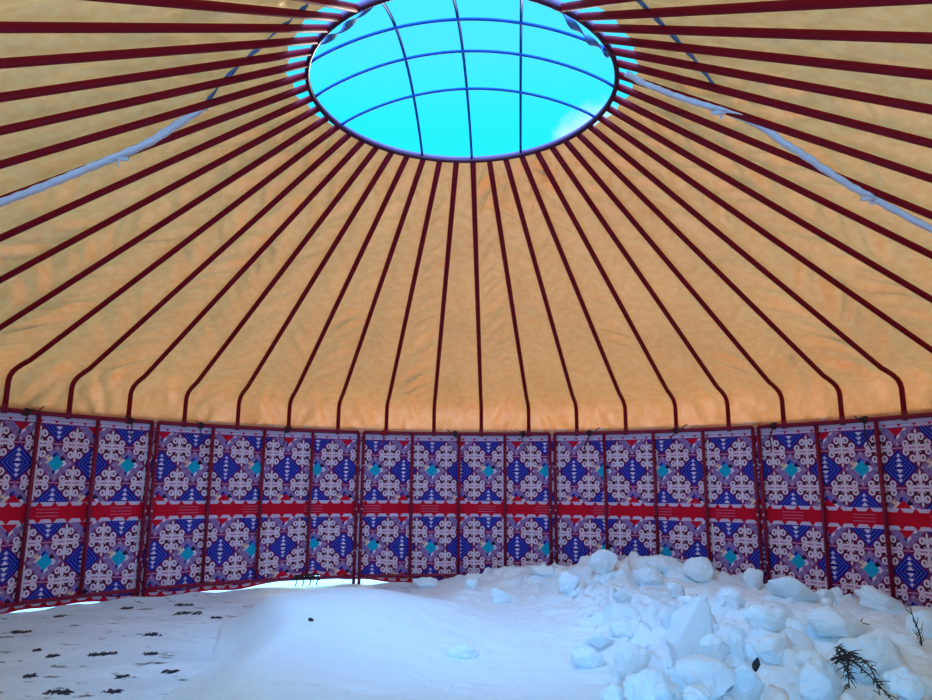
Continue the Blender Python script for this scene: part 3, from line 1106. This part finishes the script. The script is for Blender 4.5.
BLK = [
    (699, 634, 56, 62, 8, 'large upright snow slab with a pointed top, in the middle of the rubble', 0.8, (0.0, 0.0, 0.12)),
    (716, 649, 46, 26, 1, 'flat snow block lying at the foot of the upright pointed slab', 0.7, (0, 0.05, 0.3)),
    (651, 686, 52, 44, 2, 'big rounded snow boulder at the bottom of the photo, left of the long low block', 0.9, (0, 0, 0.5)),
    (633, 663, 40, 34, 5, 'rounded snow lump just above the big bottom boulder', 0.9, (0, 0.3, 0.2)),
    (613, 693, 32, 24, 4, 'small snow lump at the bottom edge beside the big boulder', 0.9, (0, 0, 0.9)),
    (602, 640, 30, 22, 6, 'shaded snow block at the left rim of the rubble', 0.8, (0.2, 0, 0.4)),
    (590, 658, 40, 20, 1, 'flat snow slab leaning under the shaded block at the left rim', 0.8, (0, -0.15, 0.1)),
    (621, 628, 22, 20, 2, 'small snow lump above the shaded block at the left rim', 0.9, (0, 0, 0)),
    (668, 618, 20, 22, 5, 'small upright lump just left of the pointed slab', 0.8, (0, 0, 0.7)),
    (664, 565, 34, 18, 7, 'flat snow slab near the wall on top of the high pile', 0.8, (0.1, 0.12, 0.0)),
    (703, 569, 38, 30, 4, 'broad snow block crowning the high pile by the wall', 0.8, (0, 0.3, 0.2)),
    (604, 562, 30, 22, 0, 'peaked snow lump against the wall at the left end of the pile', 0.8, (0, -0.2, 0.3)),
    (649, 575, 30, 22, 2, 'round snow lump in front of the flat slab near the wall', 0.9, (0, 0, 0.2)),
    (568, 584, 24, 22, 5, 'lone upright snow lump left of the pile, near the wall', 0.9, (0, 0.2, 0)),
    (623, 596, 20, 16, 6, 'small dark-sided lump in the open snow before the pile', 0.9, (0, 0.1, 0.3)),
    (501, 595, 22, 16, 3, 'small lone snow lump before the wall below the crown', 0.9, (0, 0, 0.4)),
    (705, 680, 64, 40, 0, 'long low snow block at the bottom, right of the big boulder', 0.8, (0, 0.05, 0.1)),
    (697, 696, 34, 18, 7, 'snow lump at the bottom edge under the long low block', 0.8, (0, 0, 0.3)),
    (756, 579, 22, 20, 5, 'rounded lump against the wall at the rightmost double post', 0.9, (0, 0, 0.2)),
    (798, 590, 56, 28, 6, 'wide sloping snow slab against the wall right of the rightmost double post', 0.7, (0, 0.28, 0.2)),
    (890, 603, 54, 24, 3, 'long tilted snow slab by the wall near the dry twig', 0.7, (0.1, 0.33, -0.2)),
    (928, 624, 34, 34, 4, 'snow block cut by the right edge, behind the dry twig', 0.8, (0, 0.2, 0)),
    (739, 645, 20, 24, 1, 'small shaded block right of the upright pointed slab', 0.9, (0, 0, 0.3)),
    (822, 684, 54, 42, 7, 'big snow block at the bottom beside the dark fallen branch', 0.8, (0.1, -0.35, 0.3)),
    (813, 664, 30, 22, 5, 'grey shaded lump behind the big block by the fallen branch', 0.9, (0, 0, 0)),
    (748, 682, 44, 46, 6, 'broad snow slab with a dark stone on its edge, at the bottom', 0.8, (0.1, 0.2, 0.3)),
    (880, 655, 74, 50, 2, 'very large smooth snow mound block right of the fallen branch', 0.8, (0, 0.1, 0.3)),
    (826, 597, 20, 14, 0, 'small lump where the wide sloping slab ends by the wall', 0.9, (0, 0, 0.2)),
    (838, 593, 15, 15, 4, 'small pale lump between the two wall slabs at the right', 0.9, (0, 0.2, 0.2)),
    (463, 653, 40, 14, 1, 'low tilted snow ridge in the smooth snow below the crown', 0.5, (0, -0.2, 0.2)),
    (471, 584, 15, 11, 5, 'tiny lump at the far edge of the smooth snow, below the crown', 0.9, (0, 0, 0)),
    (770, 620, 50, 26, 5, 'smooth snow block in the middle of the right hand bank', 0.8, (0, 0.1, 0.2)),
    (775, 650, 40, 24, 0, 'rounded snow block above the broad slab with the stone', 0.8, (0, -0.1, 0.5)),
    (838, 625, 58, 30, 7, 'broad flat snow block in the bank below the two wall slabs', 0.8, (0, 0.12, 0.0)),
    (908, 682, 50, 36, 4, 'snow block at the bottom right corner', 0.8, (0, 0.15, 0.6)),
    (735, 600, 34, 20, 1, 'snow block just behind and right of the upright slab', 0.8, (0, 0.2, 0.1)),
    (677, 590, 26, 16, 3, 'low snow lump between the upright slab and the high pile', 0.9, (0, 0.1, 0.8)),
    (545, 571, 30, 14, 2, 'low snow lump by the wall left of the peaked lump', 0.8, (0, 0.1, 0.3)),
    (425, 582, 26, 13, 2, 'low snow lump by the wall above the glowing bottom gap', 0.8, (0, 0, 0.3)),
]
for b in BLK:
    block(b[0], b[1], b[2], b[3], b[4], b[5], 'snow blocks in the shovelled heap', depth=b[6], tilt=b[7])
# countable but indistinguishable small clods among the blocks
rr = random.Random(21)
cnt = 0
while cnt < 70:
    px = rr.uniform(575, 931) if cnt % 3 == 0 else rr.uniform(575, 745); py = rr.uniform(575, 699)
    if py < 575 + max(0, (px - 760)) * 0.2:
        continue
    s = rr.choice((5, 6, 7, 8, 10, 12))
    p = hit(px, py)
    dist = (p - CAM).dot(FW)
    w = s / FPX * dist / 2
    o = link('snow_clod', BM[rr.randrange(8)], None, p + Vector((0, 0, w * 0.35)), (rr.uniform(-.5, .5), rr.uniform(-.5, .5), rr.uniform(0, 6)))
    o.scale = (w * rr.uniform(0.9, 1.4), w * rr.uniform(0.8, 1.2), w * rr.uniform(0.6, 0.95))
    tag(o, 'small white snow clod lying loose between the larger blocks of the heap', 'snow clod', 'small loose snow clods')
    cnt += 1


# ------------------------------------------------------------------ stones, twigs, dead grass
def stone(px, py, size, label, squash=(1, 1, 0.7), tilt=(0, 0, 0), lift=0.3):
    p = hit(px, py)
    me = BM[6].copy(); me.name = 'stone'
    me.materials.clear(); me.materials.append(MAT['stone'])
    dist = (p - CAM).dot(FW); w = size / FPX * dist / 2
    o = link('stone', me, None, p + Vector((0, 0, w * lift)), tilt)
    o.scale = (w * squash[0], w * squash[1], w * squash[2])
    tag(o, label, 'stone')


stone(311, 621, 7, 'small black stone poking out of the smooth snow mound', (1, 1, 0.9))
stone(757, 672, 17, 'dark narrow stone on the edge of a broad snow slab', (0.45, 0.6, 1.05), (0, 0.35, 0), lift=0.9)


def twig(name, base, segs, r0, label, mat=MAT['twig']):
    mb = MB()
    for pts, r in segs:
        n = len(pts)
        mb.tube(pts, [r * (1 - 0.6 * i / (n - 1)) for i in range(n)], n=7)
    o = link(name, mb.mesh(name, [mat]), None, base)
    tag(o, label, 'twig')


def stalk_segs(h, seed, lean=(0.0, 0.0), branches=7):
    r = random.Random(seed); segs = []
    main = []
    for i in range(9):
        t = i / 8
        main.append(Vector((lean[0] * t + 0.012 * math.sin(5 * t), lean[1] * t, h * t - 0.03)))
    segs.append((main, 0.006))
    for b in range(branches):
        t = r.uniform(0.15, 0.95); p = main[0].lerp(main[-1], t)
        a = r.uniform(0, 2 * PI); l = h * r.uniform(0.12, 0.28)
        q = [p, p + Vector((math.cos(a) * l * 0.5, math.sin(a) * l * 0.5, l * 0.45)), p + Vector((math.cos(a) * l * 0.75, math.sin(a) * l * 0.75, l * 1.0))]
        segs.append((q, 0.0032))
    return segs


twig('dry_twig', hit(921, 646), stalk_segs(0.27, 3, (-0.03, 0.0), 10), 0.006, 'thin dry weed stalk standing upright in the snow near the right edge')
p0 = hit(838, 684); p1 = hit(884, 716)
r = random.Random(5)
segs = []
up_ = Vector((0, 0, 1))
for s in range(4):
    a = Vector((0.02 * s, 0.015 * s, 0.10 + 0.012 * s)); e = (p1 - p0) * (1.0 - 0.17 * s) + Vector((r.uniform(-.05, .06), r.uniform(-.04, .04), 0.07))
    side = (e - a).cross(up_).normalized()
    path = [a + (e - a) * t + side * 0.035 * math.sin(t * 4 + s * 1.9) + up_ * 0.09 * math.sin(PI * t) for t in [k / 9 for k in range(10)]]
    segs.append((path, 0.006))
    for k in range(40):
        t = r.uniform(0.05, 1.0); q = path[min(9, int(t * 9))].lerp(path[min(9, int(t * 9) + 1)], t * 9 % 1)
        d = ((e - a).normalized() * r.uniform(0.1, 1.0) + side * r.choice((-1, 1)) * r.uniform(0.2, 0.8) + up_ * r.uniform(-0.3, 0.5)).normalized() * r.uniform(0.02, 0.065)
        segs.append(([q, q + d * 0.6, q + d - up_ * 0.006], 0.003))
twig('fallen_branch', p0, segs, 0.01, 'dark bushy fallen branch lying in the snow at the bottom right')
pb = hit(861, 627)
twig('dry_twig', pb, [([Vector((-0.06, 0, 0.02)), Vector((0, 0.01, 0.03)), Vector((0.06, 0.0, 0.015))], 0.006), ([Vector((0, 0, 0.03)), Vector((0.03, 0.02, 0.06))], 0.004), ([Vector((-0.03, 0, 0.02)), Vector((-0.01, -0.02, 0.05))], 0.004)], 0.005,
     'short dark twig lying flat on the bank left of the upright stalk')
pb = hit(698, 603)
twig('dry_twig', pb, [([Vector((-0.04, 0, 0.0)), Vector((0, 0.01, 0.03)), Vector((0.03, 0.0, 0.045))], 0.006), ([Vector((0, 0.01, 0.03)), Vector((0.0, 0.02, 0.07))], 0.004)], 0.005,
     'tiny dark twig behind the tip of the upright snow slab')


def tuft(px, py, wpx, label, seed):
    """patch of dead grass and soil lying flat on the trodden ground."""
    p = hit(px, py); dist = (p - CAM).dot(FW); w = wpx / FPX * dist / 2
    r = random.Random(seed); mb = MB()
    nb = int(14 + wpx * 2.2)
    cl = [(r.uniform(-0.75, 0.75), r.uniform(-0.5, 0.5), r.uniform(0.12, 0.45)) for _ in range(6)]
    slant = r.uniform(-0.5, 0.8)
    for i in range(nb):
        cx, cy, cr = cl[r.randrange(6)] if r.random() < 0.85 else (r.uniform(-1, 1), r.uniform(-0.8, 0.8), 0.1)
        a = r.uniform(0, 2 * PI); q = r.random() ** 0.6 * cr
        x = w * (cx + math.cos(a) * q); y = w * (cy * 0.8 + slant * cx * 0.6 + math.sin(a) * q)
        l = r.uniform(0.015, 0.05); b = r.gauss(0.4, 0.9)
        h = r.uniform(0.003, 0.016)
        mb.tube([(x, y, -0.004), (x + math.cos(b) * l * .5, y + math.sin(b) * l * .5, h), (x + math.cos(b) * l, y + math.sin(b) * l, h * 0.5)], [0.0045, 0.004, 0.0015], n=5)
    o = link('dead_grass_tuft', mb.mesh('dead_grass_tuft', [MAT['grass']]), None, Vector((p.x, p.y, ground_z(p.x, p.y))))
    tag(o, label, 'grass tuft', 'dead grass tufts on the trodden ground', 'thing')


TUFTS = [(57, 693, 28, 'largest dark tuft of dead grass, at the bottom of the trodden ground'), (112, 692, 12, 'dark grass tuft right of the largest one at the bottom'),
         (100, 655, 26, 'long thin dark streak of grass in the middle of the trodden ground'), (168, 673, 14, 'grass tuft close to the left foot of the snow mound'),
         (48, 658, 10, 'small grass tuft left of the long thin streak'), (34, 651, 7, 'tiny grass speck farthest left on the trodden ground'),
         (148, 654, 14, 'small grass tuft right of the long thin streak'), (183, 606, 22, 'upper dark grass patch right of the leftmost double post foot'),
         (188, 614, 26, 'lower dark grass patch right of the leftmost double post foot'), (152, 636, 18, 'grass patch between the double post foot and the long streak'),
         (18, 632, 18, 'grass patch just inside the wall near the left edge'), (125, 609, 14, 'grass patch left of the leftmost double post foot'),
         (57, 617, 8, 'small grass speck by the hem, left of the double post'), (215, 618, 12, 'grass speck between the patches and the snow mound'),
         (120, 678, 9, 'small grass speck under the long thin streak'), (28, 677, 9, 'small grass speck above and left of the largest tuft')]
for i, t in enumerate(TUFTS):
    tuft(*t, seed=100 + i)

# ------------------------------------------------------------------ sky and light
w = bpy.data.worlds.new('sky'); SC.world = w
w.use_nodes = True
nt = w.node_tree; nt.nodes.clear(); L = nt.links
out = N(nt, 'ShaderNodeOutputWorld'); bg = N(nt, 'ShaderNodeBackground')
tc = N(nt, 'ShaderNodeTexCoord')
nrm = N(nt, 'ShaderNodeVectorMath', operation='NORMALIZE'); L.new(tc.outputs['Generated'], nrm.inputs[0])


def dotdir(v):
    d = N(nt, 'ShaderNodeVectorMath', operation='DOT_PRODUCT')
    L.new(nrm.outputs[0], d.inputs[0]); d.inputs[1].default_value = Vector(v).normalized()
    return d.outputs['Value']


def maprange(val, a, b, c=0.0, d=1.0, smooth=True):
    m = N(nt, 'ShaderNodeMapRange'); m.interpolation_type = 'SMOOTHSTEP' if smooth else 'LINEAR'
    m.inputs['From Min'].default_value = a; m.inputs['From Max'].default_value = b
    m.inputs['To Min'].default_value = c; m.inputs['To Max'].default_value = d
    L.new(val, m.inputs['Value']); return m.outputs['Result']


def mixc(f, a, b):
    m = N(nt, 'ShaderNodeMix', data_type='RGBA', blend_type='MIX')
    if isinstance(f, float): m.inputs[0].default_value = f
    else: L.new(f, m.inputs[0])
    for s, x in ((6, a), (7, b)):
        if isinstance(x, tuple): m.inputs[s].default_value = x
        else: L.new(x, m.inputs[s])
    return m.outputs[2]


sep = N(nt, 'ShaderNodeSeparateXYZ'); L.new(nrm.outputs[0], sep.inputs[0])
cl = N(nt, 'ShaderNodeTexNoise'); cl.inputs['Scale'].default_value = 9; cl.inputs['Detail'].default_value = 6; cl.inputs['Roughness'].default_value = 0.6
L.new(nrm.outputs[0], cl.inputs['Vector'])
SKY_FRONT = (0.075, 0.86, 1.4, 1)
SKY_LOW = (0.02, 0.92, 1.35, 1)
SKY_BACK = (2.75, 7.7, 16.5, 1)
# front sky, a little deeper in tone lower down
front = mixc(maprange(sep.outputs['Z'], 0.46, 0.58), SKY_LOW, SKY_FRONT)
# bright zenith and the half of the sky behind the viewer
back = maprange(dotdir((0.0, -0.62, 0.785)), 0.48, 0.90)
sky = mixc(back, front, SKY_BACK)
# the small white cloud low in the opening
ad = N(nt, 'ShaderNodeMath', operation='MULTIPLY_ADD'); ad.inputs[1].default_value = 0.0045
L.new(cl.outputs['Fac'], ad.inputs[0]); L.new(dotdir((0.156, 0.876, 0.462)), ad.inputs[2])
cloud = maprange(ad.outputs[0], 1.0009, 1.0026)
sky = mixc(cloud, sky, (0.75, 1.0, 1.1, 1))
L.new(sky, bg.inputs['Color']); bg.inputs['Strength'].default_value = 1.0
L.new(bg.outputs[0], out.inputs['Surface'])

sd = bpy.data.lights.new('sun', 'SUN'); sd.energy = 5.2; sd.angle = R(12); sd.color = (1.0, 0.98, 0.86)
so = bpy.data.objects.new('sun', sd); COL.objects.link(so)
so.location = (8, 20, 30)
dirn = -pol(1.0, R(12), math.tan(R(9)))
so.rotation_euler = dirn.to_track_quat('-Z', 'Y').to_euler()

vs_ = SC.view_settings
vs_.view_transform = 'Standard'; vs_.look = 'None'; vs_.exposure = 0.0; vs_.gamma = 1.0
vs_.use_curve_mapping = False
SC.cycles.max_bounces = 10
SC.cycles.diffuse_bounces = 6
